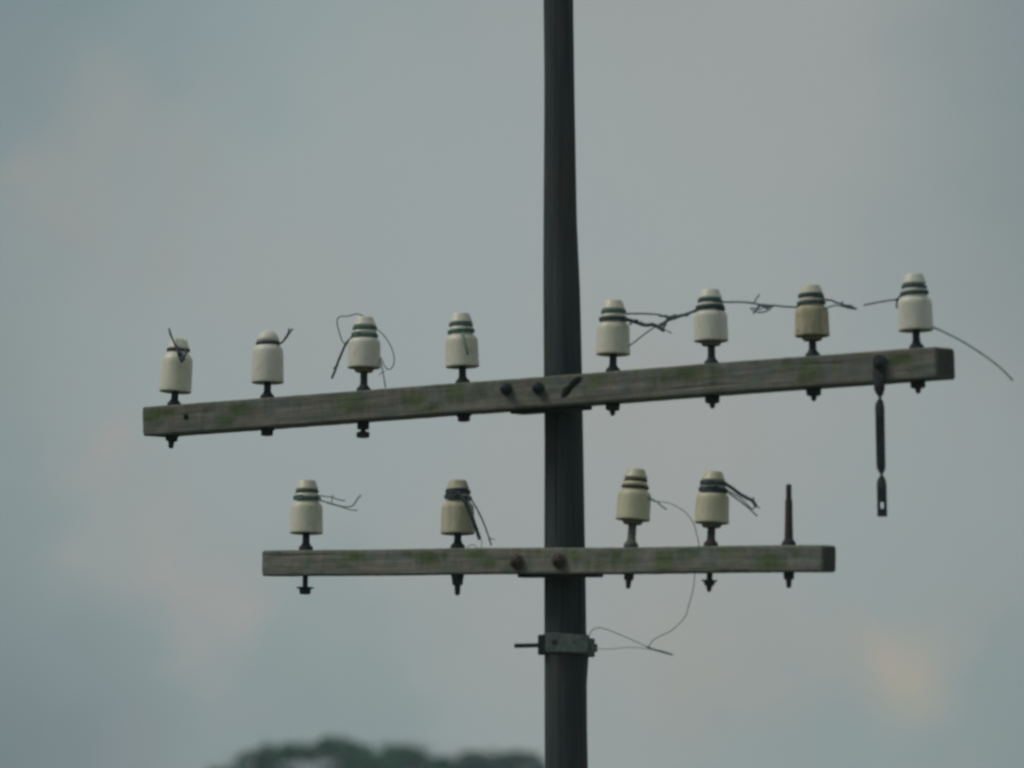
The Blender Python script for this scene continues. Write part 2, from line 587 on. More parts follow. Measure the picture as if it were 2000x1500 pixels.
class Arm:
    def __init__(s, py_mid, left, right, hgt, dep, label, mossy, holes, cracks, seed, stains=(), roll=math.radians(3.5)):
        cx, r = pole_section(row_z(py_mid))
        s.back = Vector((cx, 0, row_z(py_mid))) + N_H * (r + 0.006)
        s.front = s.back + N_H * dep
        s.L = ray_plane(left[0], left[1], s.front, N_H)
        s.R = ray_plane(right[0], right[1], s.front, N_H)
        s.dep, s.hgt, s.stains = dep, hgt, stains
        s.ax = (s.R - s.L).normalized()
        s.ay = (-N_H - s.ax * (-N_H).dot(s.ax)).normalized()
        s.ay.rotate(Quaternion(s.ax, roll))
        s.az = s.ax.cross(s.ay).normalized()
        s.len = (s.R - s.L).length
        s.M = Matrix((s.ax, s.ay, s.az)).transposed().to_4x4()
        s.M.translation = s.L
        s.build(label, mossy, holes, cracks, seed)

    def local(s, px, py, off=0.0):
        """picture point on the front face (off metres in front) -> arm coordinates"""
        p = ray_plane(px, py, s.front + N_H * off, N_H)
        return s.M.inverted() @ p

    def build(s, label, mossy, holes, cracks, seed):
        base_moss = 0.42 if seed < 5 else 0.42
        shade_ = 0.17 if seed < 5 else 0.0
        root = thing('crossarm', label, 'crossarm', s.L, s.M.to_quaternion())
        s.root = root
        H, D, L = s.hgt, s.dep, s.len
        nx = int(L / 0.0028); nz = int(H / 0.0022); ny = 14
        c = 0.007
        # section loop in (y, z): starts lower front, goes up the front face, back along the top, down, and home
        loop = []
        for k in range(nz + 1): loop.append((0.0, -H / 2 + c + (H - 2 * c) * k / nz))
        for k in (1, 2): a = math.pi / 2 * k / 3; loop.append((c - c * math.cos(a), H / 2 - c + c * math.sin(a)))
        for k in range(ny + 1): loop.append((c + (D - 2 * c) * k / ny, H / 2))
        for k in (1, 2): a = math.pi / 2 * k / 3; loop.append((D - c + c * math.sin(a), H / 2 - c + c * math.cos(a)))
        for k in range(11): loop.append((D, H / 2 - c - (H - 2 * c) * k / 10))
        for k in (1, 2): a = math.pi / 2 * k / 3; loop.append((D - c + c * math.cos(a), -H / 2 + c - c * math.sin(a)))
        for k in range(ny + 1): loop.append((D - c - (D - 2 * c) * k / ny, -H / 2))
        for k in (1, 2): a = math.pi / 2 * k / 3; loop.append((c - c * math.sin(a), -H / 2 + c - c * math.cos(a)))
        n = len(loop)
        ml = [(s.local(px, py), rx * 0.0018, ry * 0.0016, am) for (px, py, rx, ry, am) in mossy]
        hl = [(s.local(px, py), r * 0.0016) for (px, py, r) in holes]
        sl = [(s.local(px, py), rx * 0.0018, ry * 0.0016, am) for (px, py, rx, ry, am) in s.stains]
        cl = [(s.local(x0, y0), s.local(x1, y1), w * 0.0016, dp) for (x0, y0, x1, y1, w, dp) in cracks]
        V, moss, dark = [], [], []
        xs = [0.0, 0.003, 0.007] + list(np.linspace(0.010, L - 0.010, nx)) + [L - 0.007, L - 0.003, L]
        for x in xs:
            e = min(x, L - x)
            ins = 0.0 if e > 0.008 else (0.008 - e) ** 2 / 0.008 * 0.75
            sway = 0.0018 * noise.noise(Vector((x * 1.6, seed, 0)))
            swz = 0.0028 * noise.noise(Vector((x * 1.9, seed + 8, 0)))
            for (y, z) in loop:
                q = Vector((x * 5, y * 60 + seed, z * 70))
                d = 0.0008 * noise.noise(q) + 0.0005 * noise.noise(Vector((x * 14, y * 170, z * 190 + seed)))
                d += 0.0018 * noise.noise(Vector((x * 22 + seed, y * 30, z * 30)))
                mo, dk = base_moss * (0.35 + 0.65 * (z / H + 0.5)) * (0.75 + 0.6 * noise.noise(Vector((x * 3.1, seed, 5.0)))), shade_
                yy, zz = y, z
                if abs(z) > H / 2 - c * 1.2 :
                    zz = z + math.copysign(d * 0.6, z)
                if y < c * 1.2:
                    # long drying checks along the grain
                    g = noise.noise(Vector((x * 2.2, seed * 3, z * 62)))
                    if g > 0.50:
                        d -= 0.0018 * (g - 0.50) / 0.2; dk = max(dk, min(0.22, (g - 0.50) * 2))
                    for (h, r) in hl:
                        rr = math.hypot(x - h.x, z - h.z)
                        if rr < r * 1.25:
                            if rr < r: d -= 0.022
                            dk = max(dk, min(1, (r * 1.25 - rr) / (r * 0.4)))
                    for (p, q2, w, dp) in cl:
                        vx, vz = q2.x - p.x, q2.z - p.z
                        ll = vx * vx + vz * vz
                        t = ((x - p.x) * vx + (z - p.z) * vz) / ll
                        t = min(1, max(0, t))
                        dd = math.hypot(x - p.x - vx * t, z - p.z - vz * t) + 0.0015 * noise.noise(Vector((x * 90, z * 90, seed)))
                        ww = w * (0.45 + 0.9 * math.sin(math.pi * (0.12 + 0.8 * t)))
                        if dd < ww:
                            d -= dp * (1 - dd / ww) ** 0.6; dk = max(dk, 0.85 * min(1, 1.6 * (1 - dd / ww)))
                    yy = y - d
                elif y > D - c * 1.2:
                    yy = y + d
                for (p, rx, ry, am) in ml:
                    g = am * math.exp(-((x - p.x) / rx) ** 2 - ((z - p.z) / ry) ** 2)
                    mo = max(mo, g)
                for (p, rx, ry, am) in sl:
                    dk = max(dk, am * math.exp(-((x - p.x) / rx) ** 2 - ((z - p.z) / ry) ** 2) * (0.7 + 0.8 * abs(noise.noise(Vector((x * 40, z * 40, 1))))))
                if z > H / 2 - c: mo = max(mo, 0.42)
                if x > L - 0.001 or x < 0.001: dk = max(dk, 0.55)
                zz *= (1 - ins / (H / 2)); yy = D / 2 + (yy - D / 2) * (1 - ins / (D / 2))
                V.append((x, yy + sway, zz + swz)); moss.append(mo); dark.append(dk)
        Fc = []
        for j in range(len(xs) - 1):
            for k in range(n):
                a, b = j * n + k, j * n + (k + 1) % n
                Fc.append((a, a + n, b + n, b))
        # end grain faces, gently hollowed
        for (j, xx, flip) in ((0, 0.0, False), (len(xs) - 1, L, True)):
            base = len(V)
            ring_prev = [j * n + k for k in range(n)]
            for f in (0.8, 0.55, 0.3):
                ring = []
                for k in range(n):
                    v = V[j * n + k]
                    yy = D / 2 + (v[1] - D / 2) * f; zz = v[2] * f
                    ddx = 0.0022 * noise.noise(Vector((yy * 90, zz * 90, seed)))
                    V.append((xx + ddx, yy, zz)); moss.append(0.30); dark.append(0.78)
                    ring.append(len(V) - 1)
                for k in range(n):
                    q = (ring_prev[k], ring_prev[(k + 1) % n], ring[(k + 1) % n], ring[k])
                    Fc.append(q if not flip else tuple(reversed(q)))
                ring_prev = ring
            V.append((xx, D / 2, 0)); moss.append(0.30); dark.append(0.78)
            for k in range(n):
                q = (ring_prev[k], ring_prev[(k + 1) % n], len(V) - 1)
                Fc.append(q if not flip else tuple(reversed(q)))
        o = mesh_obj('beam', V, Fc, M_ARM, root)
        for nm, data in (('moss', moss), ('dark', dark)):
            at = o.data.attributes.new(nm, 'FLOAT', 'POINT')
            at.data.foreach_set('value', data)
        bm = bmesh.new(); bm.from_mesh(o.data)
        bmesh.ops.recalc_face_normals(bm, faces=bm.faces)
        bm.to_mesh(o.data); bm.free()
        auto_sharp(o, 55)
        s.beam = o

    def box(s, name, x0, x1, y0, y1, z0, z1, mat, bev=0.003):
        bm = bmesh.new()
        bmesh.ops.create_cube(bm, size=1.0)
        for v in bm.verts:
            v.co = Vector(((x0 + x1) / 2 + v.co.x * (x1 - x0), (y0 + y1) / 2 + v.co.y * (y1 - y0), (z0 + z1) / 2 + v.co.z * (z1 - z0)))
        bmesh.ops.bevel(bm, geom=bm.edges[:], offset=bev, segments=2, affect='EDGES')
        me = bpy.data.meshes.new(name); bm.to_mesh(me); bm.free()
        me.materials.append(mat)
        o = bpy.data.objects.new(name, me); COL.objects.link(o); o.parent = s.root
        return o

    def fixing_bolt(s, px, py, r, mat):
        """domed head and washer on the front face, shank through beam, nut behind"""
        p = s.local(px, py)
        prof_w = [(0.0, r * 1.0), (0.004, r * 1.0), (0.0045, r * 0.9)]
        prof_h = [(0.004, r * 0.78), (0.012, r * 0.80), (0.019, r * 0.66), (0.024, r * 0.40), (0.026, r * 0.12)]
        q = Vector((0, -1, 0)).to_track_quat('Z', 'Y')
        for nm, prof, seg in (('washer', prof_w, 28), ('bolt_head', prof_h, 6)):
            o = lathe(nm, prof, mat, s.root, seg, 35)
            o.location = (p.x, -0.0005, p.z); o.rotation_mode = 'QUATERNION'; o.rotation_quaternion = q
        o = lathe('bolt_shank', [(-0.03 - s.dep - 0.13, r * 0.32), (0.0, r * 0.32), (0.034, r * 0.30), (0.036, r * 0.2)], mat, s.root, 14, 35)
        o.location = (p.x, 0, p.z); o.rotation_mode = 'QUATERNION'; o.rotation_quaternion = q
        return p


UP_MOSS = [(300, 812, 32, 20, .85), (330, 805, 28, 14, .9), (400, 806, 26, 10, .45), (470, 800, 40, 15, .92), (440, 818, 30, 16, .7),
           (690, 790, 55, 26, .70), (715, 775, 30, 22, .55), (810, 780, 34, 20, .85), (840, 798, 40, 16, .55), (890, 770, 34, 22, .80),
           (935, 765, 30, 20, .45), (1165, 745, 34, 16, .62), (1150, 760, 30, 30, .42), (1290, 735, 40, 26, .55), (1345, 726, 40, 24, .88),
           (1395, 735, 24, 40, .62), (1540, 715, 22, 22, .5), (1578, 722, 30, 34, .85), (1635, 705, 20, 20, .4), (1755, 703, 30, 14, 1.0),
           (1765, 696, 16, 10, .9), (1790, 712, 30, 18, .5), (1480, 705, 40, 10, .5), (1030, 795, 34, 8, .45), (600, 778, 40, 8, .5)]
LO_MOSS = [(545, 1080, 20, 6, .5), (690, 1088, 34, 16, .78), (670, 1100, 40, 16, .5), (835, 1088, 30, 20, .95), (855, 1098, 14, 16, .6),
           (800, 1080, 22, 10, .6), (870, 1088, 12, 16, .7), (930, 1082, 34, 12, .78), (955, 1100, 30, 14, .7), (990, 1090, 22, 26, .5),
           (1060, 1080, 30, 14, .62), (1120, 1085, 30, 16, .75), (1170, 1095, 40, 26, .55), (1203, 1090, 14, 26, .75), (1225, 1090, 24, 26, .6),
           (1300, 1096, 26, 26, .85), (1340, 1085, 30, 24, .62), (1415, 1080, 14, 22, .62), (1440, 1078, 30, 14, .55), (1505, 1096, 36, 24, .80),
           (1550, 1080, 26, 12, .5), (1390, 1105, 24, 14, .4)]

upper = Arm(770, (277, 823.5), (1829, 706.5), 0.0940, 0.130,
            'upper wooden crossarm, long and sloping up to the right, patched with green algae', UP_MOSS,
            [(363, 815, 5.5)],
            [(1099, 773, 1114, 756, 6.5, 0.020), (1108, 762, 1131, 738, 4.6, 0.020), (1124, 756, 1138, 738, 2.0, 0.008)], 2.3,
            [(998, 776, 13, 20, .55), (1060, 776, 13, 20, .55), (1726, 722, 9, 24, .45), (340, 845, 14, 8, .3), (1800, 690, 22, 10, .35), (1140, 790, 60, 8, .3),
             (1440, 700, 60, 8, .3), (610, 815, 90, 16, .25), (800, 790, 120, 14, .22), (1250, 750, 120, 12, .18)])
lower = Arm(1095, (510, 1100), (1607, 1091), 0.0815, 0.092,
            'lower wooden crossarm, shorter and level, grey with green streaks', LO_MOSS,
            [], [(1395, 1116, 1470, 1115, 1.6, .003)], 6.1,
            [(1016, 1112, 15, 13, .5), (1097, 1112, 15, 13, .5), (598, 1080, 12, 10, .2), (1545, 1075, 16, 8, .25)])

# bolts and the saddle between beam and pole
for arm, spots, r, mat, drop in ((upper, ((990, 760), (1052, 758)), 0.0200, M_IRON, 0.012), (lower, ((1010, 1097), (1092, 1095)), 0.0245, M_BOLTRUST, 0.010)):
    ps = [arm.fixing_bolt(px, py, r, mat) for (px, py) in spots]
    mid = (ps[0].x + ps[1].x) / 2
    hw = abs(ps[1].x - ps[0].x) / 2
    # saddle plate under and behind the beam, and the strap round the back of the pole
    a, b = (0.075, 0.115) if arm is upper else (0.105, 0.105)
    arm.box('saddle_plate', mid - hw - 0.018, mid + hw + b, arm.dep * 0.35, arm.dep + 0.004, -arm.hgt / 2 - drop, -arm.hgt / 2 + 0.004, M_IRON, 0.002)
    arm.box('back_strap', mid - hw - 0.030, mid + hw + 0.055, arm.dep + 0.150, arm.dep + 0.158, -0.03, 0.03, M_IRON, 0.002)

# ================================================================== insulators
S = 0.0016
BELL = [(0.34, 8), (0.33, 20), (0.28, 25.5), (0.06, 27.8), (0.006, 28.6), (-0.004, 30.0), (0.0, 32.2)]
SHELL = BELL + [(0.001, 32.4), (0.008, 33.4), (0.03, 33.4), (0.12, 32.9), (0.30, 32.4), (0.42, 32.1), (0.485, 31.8), (0.520, 31.0), (0.545, 29.4), (0.560, 27.6),
         (0.572, 25.6), (0.590, 24.6), (0.615, 23.2), (0.64, 22.4), (0.665, 22.8), (0.680, 24.4), (0.70, 24.8), (0.722, 24.0), (0.745, 21.8),
         (0.775, 19.8), (0.80, 19.6), (0.818, 20.8), (0.828, 22.4), (0.842, 22.7), (0.86, 21.8), (0.91, 19.8), (0.96, 17.7), (0.984, 16.6), (0.995, 15.4), (1.0, 13.4), (1.002, 7)]
DOME = BELL[:-1] + [(0.0, 31.5), (0.008, 32.6), (0.03, 32.8), (0.12, 32.4), (0.30, 32.0), (0.50, 31.4), (0.60, 30.8), (0.635, 29.6), (0.665, 27.2), (0.69, 25.2),
        (0.71, 23.0), (0.735, 21.2), (0.76, 20.8), (0.78, 21.6), (0.795, 22.8), (0.83, 22.4), (0.87, 20.6), (0.91, 17.8), (0.945, 14.2), (0.975, 9.6), (0.992, 5.0), (1.0, 1.5)]
BROKEN = [p for p in DOME if p[0] < 0.88] + [(0.91, 19.0), (0.96, 17.2), (0.985, 16.0), (1.0, 13.0), (1.002, 6)]

P_CLEAN = mat_porcelain('cream_porcelain', (0.630, 0.610, 0.515), (0.42, 0.40, 0.30), 0.6, 1.0)
P_WHITE = mat_porcelain('white_porcelain', (0.620, 0.605, 0.545), (0.44, 0.43, 0.35), 0.55, 4.0)
P_YELL = mat_porcelain('yellowed_porcelain', (0.550, 0.520, 0.385), (0.37, 0.345, 0.24), 0.5, 7.0)
P_DIRTY = mat_porcelain('dirty_porcelain', (0.43, 0.39, 0.27), (0.19, 0.165, 0.12), 0.9, 2.0, 0.55, (0.56, 0.53, 0.43))
P_STAIN = mat_porcelain('stained_porcelain', (0.47, 0.44, 0.33), (0.24, 0.21, 0.15), 0.7, 3.0, 0.5)

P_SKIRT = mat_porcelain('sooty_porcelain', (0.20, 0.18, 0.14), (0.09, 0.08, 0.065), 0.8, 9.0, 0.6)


class Ins:
    pass


def insulator(arm, top, bot, pin_x, mat, label, shell=SHELL, skirt=False, pin_mat=None, pin_r=7.3, below='nut_tip', below_mat=None, chip=False, rs=1.0):
    c = arm.M @ Vector((0, arm.dep / 2, 0))                 # a point of the centre line
    plane = arm.front - N_H * arm.dep / 2
    # where the pin stands on the beam
    ex = pin_x
    guess = ray_plane(ex, bot[1] + 30, plane, N_H)
    lx = (arm.M.inverted() @ guess).x
    base = arm.M @ Vector((lx, arm.dep / 2, arm.hgt / 2))
    pn = Vector((0, 1, 0))
    B = ray_plane(bot[0], bot[1], base, pn)
    T = ray_plane(top[0], top[1], base, pn)
    axis = (T - B).normalized()
    q = axis.to_track_quat('Z', 'Y')
    h = (T - B).length
    root = thing('insulator', label, 'insulator', base, q, 'insulators standing on the crossarms')
    M = Matrix.Translation(base) @ q.to_matrix().to_4x4()
    z0 = (M.inverted() @ B).z
    o0 = M.inverted() @ B
    off = Vector((o0.x, o0.y, 0))
    r = Ins(); r.root, r.M, r.z0, r.h, r.off, r.base, r.axis, r.B = root, M, z0, h, off, base, axis, B
    seed = pin_x * 0.01
    sh = lathe('porcelain_shell', [(z * h, rr * S * rs) for (z, rr) in shell], mat, root, 56, None, 0.006, seed)
    sh.location = (off.x, off.y, z0)
    if chip:
        for v in sh.data.vertices:
            zf = v.co.z / h
            if zf > 0.84:
                k = (zf - 0.84) / 0.16
                nn = noise.noise(Vector((v.co.x * 70, v.co.y * 70, 3.3)))
                v.co.z -= h * 0.07 * k * max(0, 0.25 + nn * 1.4)
                v.co.x += 0.006 * k; 
                v.co.y *= 1 + 0.10 * nn
    zt = z0
    if skirt:
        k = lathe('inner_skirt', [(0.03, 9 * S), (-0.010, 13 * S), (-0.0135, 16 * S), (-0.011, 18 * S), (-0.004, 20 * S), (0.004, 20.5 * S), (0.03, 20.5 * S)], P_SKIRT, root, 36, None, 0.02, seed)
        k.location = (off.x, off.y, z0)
    pm = pin_mat or M_IRON
    R = pin_r * S
    lean = off / max(z0, 0.01)
    prof = [(-0.01, R * 1.15), (0.0, R * 1.12), (0.012, R * 1.05), (z0 * 0.5, R), (z0 + 0.03, R * 0.98)]
    V = []
    pin = lathe('pin', prof, pm, root, 24, 35, 0.03, seed)
    pin.location = (off.x, off.y, 0)
    col = lathe('collar', [(-0.006, 14 * S), (0.009, 14.2 * S), (0.013, 13.2 * S), (0.015, 11.0 * S), (0.019, 9.2 * S), (0.024, R * 1.05)], pm, root, 28, None, 0.03, seed)
    col.location = (off.x, off.y, 0)
    # underneath: coordinates measured from the beam's underside
    zb = -arm.hgt * arm.az.dot(Vector((0, 0, 1))) - 0.001
    bm_ = below_mat or M_IRON
    under(root, below, zb, off, bm_, seed)
    return r


def under(root, kind, zb, off, mat, seed):
    def part(name, prof, seg=24, rot=0.0):
        o = lathe(name, prof, mat, root, seg, 30, 0.02 if seg > 8 else 0.0, seed)
        o.location = (off[0], off[1], zb); o.rotation_euler = (0, 0, rot + seed)
        return o
    s = S
    if kind == 'nut_tip':
        part('washer', [(-3.0 * s, 15 * s), (3 * s, 15 * s)], 24)
        part('nut', [(-15 * s, 9.5 * s), (-13.5 * s, 13.8 * s), (-4 * s, 14.6 * s), (-2.8 * s, 14 * s)], 6, 0.3)
        part('pin_end', [(-25 * s, 2.2 * s), (-22 * s, 4.8 * s), (-13 * s, 6.5 * s)], 16)
    elif kind == 'long_tip':
        part('washer', [(-3.0 * s, 14 * s), (3 * s, 14 * s)], 24)
        part('nut', [(-12 * s, 9.5 * s), (-10.5 * s, 13.0 * s), (-4 * s, 13.6 * s), (-2.8 * s, 13 * s)], 6, 0.7)
        part('pin_end', [(-26 * s, 3.5 * s), (-24 * s, 5.2 * s), (-10 * s, 6.8 * s)], 16)
    elif kind == 'block':
        part('washer', [(-3.5 * s, 15.5 * s), (3 * s, 15 * s)], 24)
        part('nut', [(-14.5 * s, 11 * s), (-13.5 * s, 12.8 * s), (-4 * s, 13.2 * s), (-3.2 * s, 12 * s)], 6, 0.2)
    elif kind == 'double':
        part('nut', [(-16 * s, 10 * s), (-15 * s, 13.4 * s), (2 * s, 13.6 * s)], 6, 0.2)
        part('pin_end', [(-24 * s, 5 * s), (-14 * s, 5 * s)], 16)
        part('lock_nut', [(-32.5 * s, 11 * s), (-31.5 * s, 13.4 * s), (-22 * s, 13.6 * s), (-19.5 * s, 6 * s)], 6, 0.5)
    elif kind == 'dropped':
        part('pin_end', [(-30 * s, 5.4 * s), (3 * s, 5.4 * s)], 16)
        part('washer', [(-24.5 * s, 17 * s), (-22.5 * s, 17.4 * s)], 24)
        part('nut', [(-36 * s, 10.5 * s), (-34.5 * s, 11.6 * s), (-25 * s, 12.2 * s)], 6, 0.1)
    elif kind == 'cone':
        part('nut', [(-20 * s, 8.5 * s), (-18 * s, 10.5 * s), (-8 * s, 11.4 * s), (-2 * s, 13 * s), (2 * s, 13.4 * s)], 20)
        part('pin_end', [(-40 * s, 3.0 * s), (-37 * s, 5.2 * s), (-18 * s, 6.4 * s)], 16)
    elif kind == 'small_cone':
        part('nut', [(-13 * s, 8 * s), (-12 * s, 9.6 * s), (-3 * s, 10.4 * s), (2 * s, 10.6 * s)], 6, 0.4)
        part('pin_end', [(-29 * s, 3.0 * s), (-27 * s, 4.6 * s), (-12 * s, 6.0 * s)], 16)
    elif kind == 'flange_tip':
        part('pin_end', [(-14 * s, 6 * s), (3 * s, 6 * s)], 16)
        part('washer', [(-15.5 * s, 15.5 * s), (-13.5 * s, 15.8 * s)], 24)
        part('nut', [(-24 * s, 8 * s), (-22 * s, 10 * s), (-15.5 * s, 11.4 * s)], 6, 0.4)
        part('bolt_tip', [(-36 * s, 2.4 * s), (-33 * s, 4.4 * s), (-24 * s, 6.4 * s)], 16)


i1 = insulator(upper, (350, 661), (342, 766), 340, P_CLEAN, 'leftmost porcelain insulator on the upper crossarm, chipped crown with a dark wire knot', BROKEN, chip=True, below='long_tip')
i2 = insulator(upper, (523.5, 644), (522.5, 748), 524, P_WHITE, 'porcelain insulator with a smooth rounded dome and one groove, second on the upper crossarm', DOME, below='block')
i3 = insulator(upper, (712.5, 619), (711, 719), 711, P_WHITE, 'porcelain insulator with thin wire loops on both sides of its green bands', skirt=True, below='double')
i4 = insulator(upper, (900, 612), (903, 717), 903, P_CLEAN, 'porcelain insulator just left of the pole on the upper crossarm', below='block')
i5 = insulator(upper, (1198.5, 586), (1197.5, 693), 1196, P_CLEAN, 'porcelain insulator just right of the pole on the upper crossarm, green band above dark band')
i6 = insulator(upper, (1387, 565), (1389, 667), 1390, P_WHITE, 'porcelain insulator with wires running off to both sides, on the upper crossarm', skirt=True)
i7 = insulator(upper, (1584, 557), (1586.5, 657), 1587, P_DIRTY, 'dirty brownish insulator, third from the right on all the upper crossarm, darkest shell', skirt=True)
i7.root['label'] = 'dirty brownish insulator with the darkest shell, second from the right end of the upper crossarm'
i8 = insulator(upper, (1785, 535), (1789, 646), 1790, P_WHITE, 'rightmost insulator on the upper crossarm, nearest its dark end face')
i9 = insulator(lower, (600, 938), (598, 1042), 596, P_CLEAN, 'leftmost insulator on the lower crossarm, with a dropped nut on its pin below', below='dropped')
i10 = insulator(lower, (894.5, 938), (894, 1043), 894, P_STAIN, 'grimy insulator left of the pole on the lower crossarm, dark wires hanging down its side', below='cone')
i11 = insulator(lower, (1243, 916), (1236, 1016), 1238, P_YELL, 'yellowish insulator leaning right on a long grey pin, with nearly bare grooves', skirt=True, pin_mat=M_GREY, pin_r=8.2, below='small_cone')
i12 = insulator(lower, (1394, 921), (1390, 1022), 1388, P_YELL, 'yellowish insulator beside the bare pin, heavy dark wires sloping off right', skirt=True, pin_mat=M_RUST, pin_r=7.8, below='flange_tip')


def build_bare_pin():
    arm = lower
    plane = arm.front - N_H * arm.dep / 2
    g = ray_plane(1541.5, 1063, plane, N_H)
    lx = (arm.M.inverted() @ g).x
    base = arm.M @ Vector((lx, arm.dep / 2, arm.hgt / 2))
    T = ray_plane(1540.5, 946, base, Vector((0, 1, 0)))
    q = (T - base).normalized().to_track_quat('Z', 'Y')
    h = (T - base).length
    root = thing('insulator_pin', 'bare rusty upright pin without an insulator at the right end of the lower crossarm', 'pin', base, q)
    lathe('shank', [(-0.01, 9 * S), (0.012, 8.6 * S), (h * 0.45, 7.4 * S), (h * 0.745, 7.0 * S), (h * 0.752, 5.6 * S)], M_RUST, root, 24, 35, 0.03)
    prof = []
    z = h * 0.752; k = 0
    while z < h - 0.003:
        prof.append((z, (5.9 if k % 2 else 4.9) * S)); z += 0.0018; k += 1
    prof += [(h - 0.002, 5.2 * S), (h, 4.2 * S)]
    lathe('thread', prof, M_RUST, root, 20, None, 0.02)
    lathe('collar', [(-0.006, 13.5 * S), (0.007, 13.8 * S), (0.012, 12.8 * S), (0.016, 10.6 * S), (0.021, 8.8 * S)], M_IRON, root, 28, None, 0.03)
    under(root, 'small_cone', -arm.hgt - 0.001, (0, 0), M_IRON, 1.1)


build_bare_pin()

# ================================================================== wires
def ring(ins, zf, r_px, wire_r, turns=1.6, a0=0.0, pitch=0.0046, tilt=0.0):
    pts = []
    n = int(44 * turns)
    for k in range(n + 1):
        a = a0 + 2 * math.pi * turns * k / n
        z = ins.z0 + zf * ins.h + pitch * (k / n - 0.5) * turns + tilt * math.cos(a - 1.0)
        rr = r_px * S * (1 + 0.015 * math.sin(3 * a))
        pts.append(ins.M @ (Vector((rr * math.cos(a), rr * math.sin(a), z)) + ins.off))
    return (pts, wire_r)


def zf_of(ins, py, drop=0.0):
    """row -> fraction of the shell's height"""
    P = ray_plane(1000 + (ins.B - CAM).x / (ins.B - CAM).dot(FWD) * F, py, ins.B, Vector((0, 1, 0)))
    return ((P - ins.B).dot(ins.axis)) / ins.h


def W(ins, pts, step=0.004):
    """(px, py[, off]) -> smooth world path in the upright plane along the row through the insulator axis;
    off in metres towards the viewer, or away when negative"""
    P = []
    for p in pts:
        off = p[2] if len(p) > 2 else 0.0
        P.append(ray_plane(p[0], p[1], ins.B + N_H * off, N_H))
    return catmull(P, step)


def wire_thing(label, first, name='broken_wire'):
    return thing(name, label, 'wire', first, None, 'broken wires tied to the insulators')


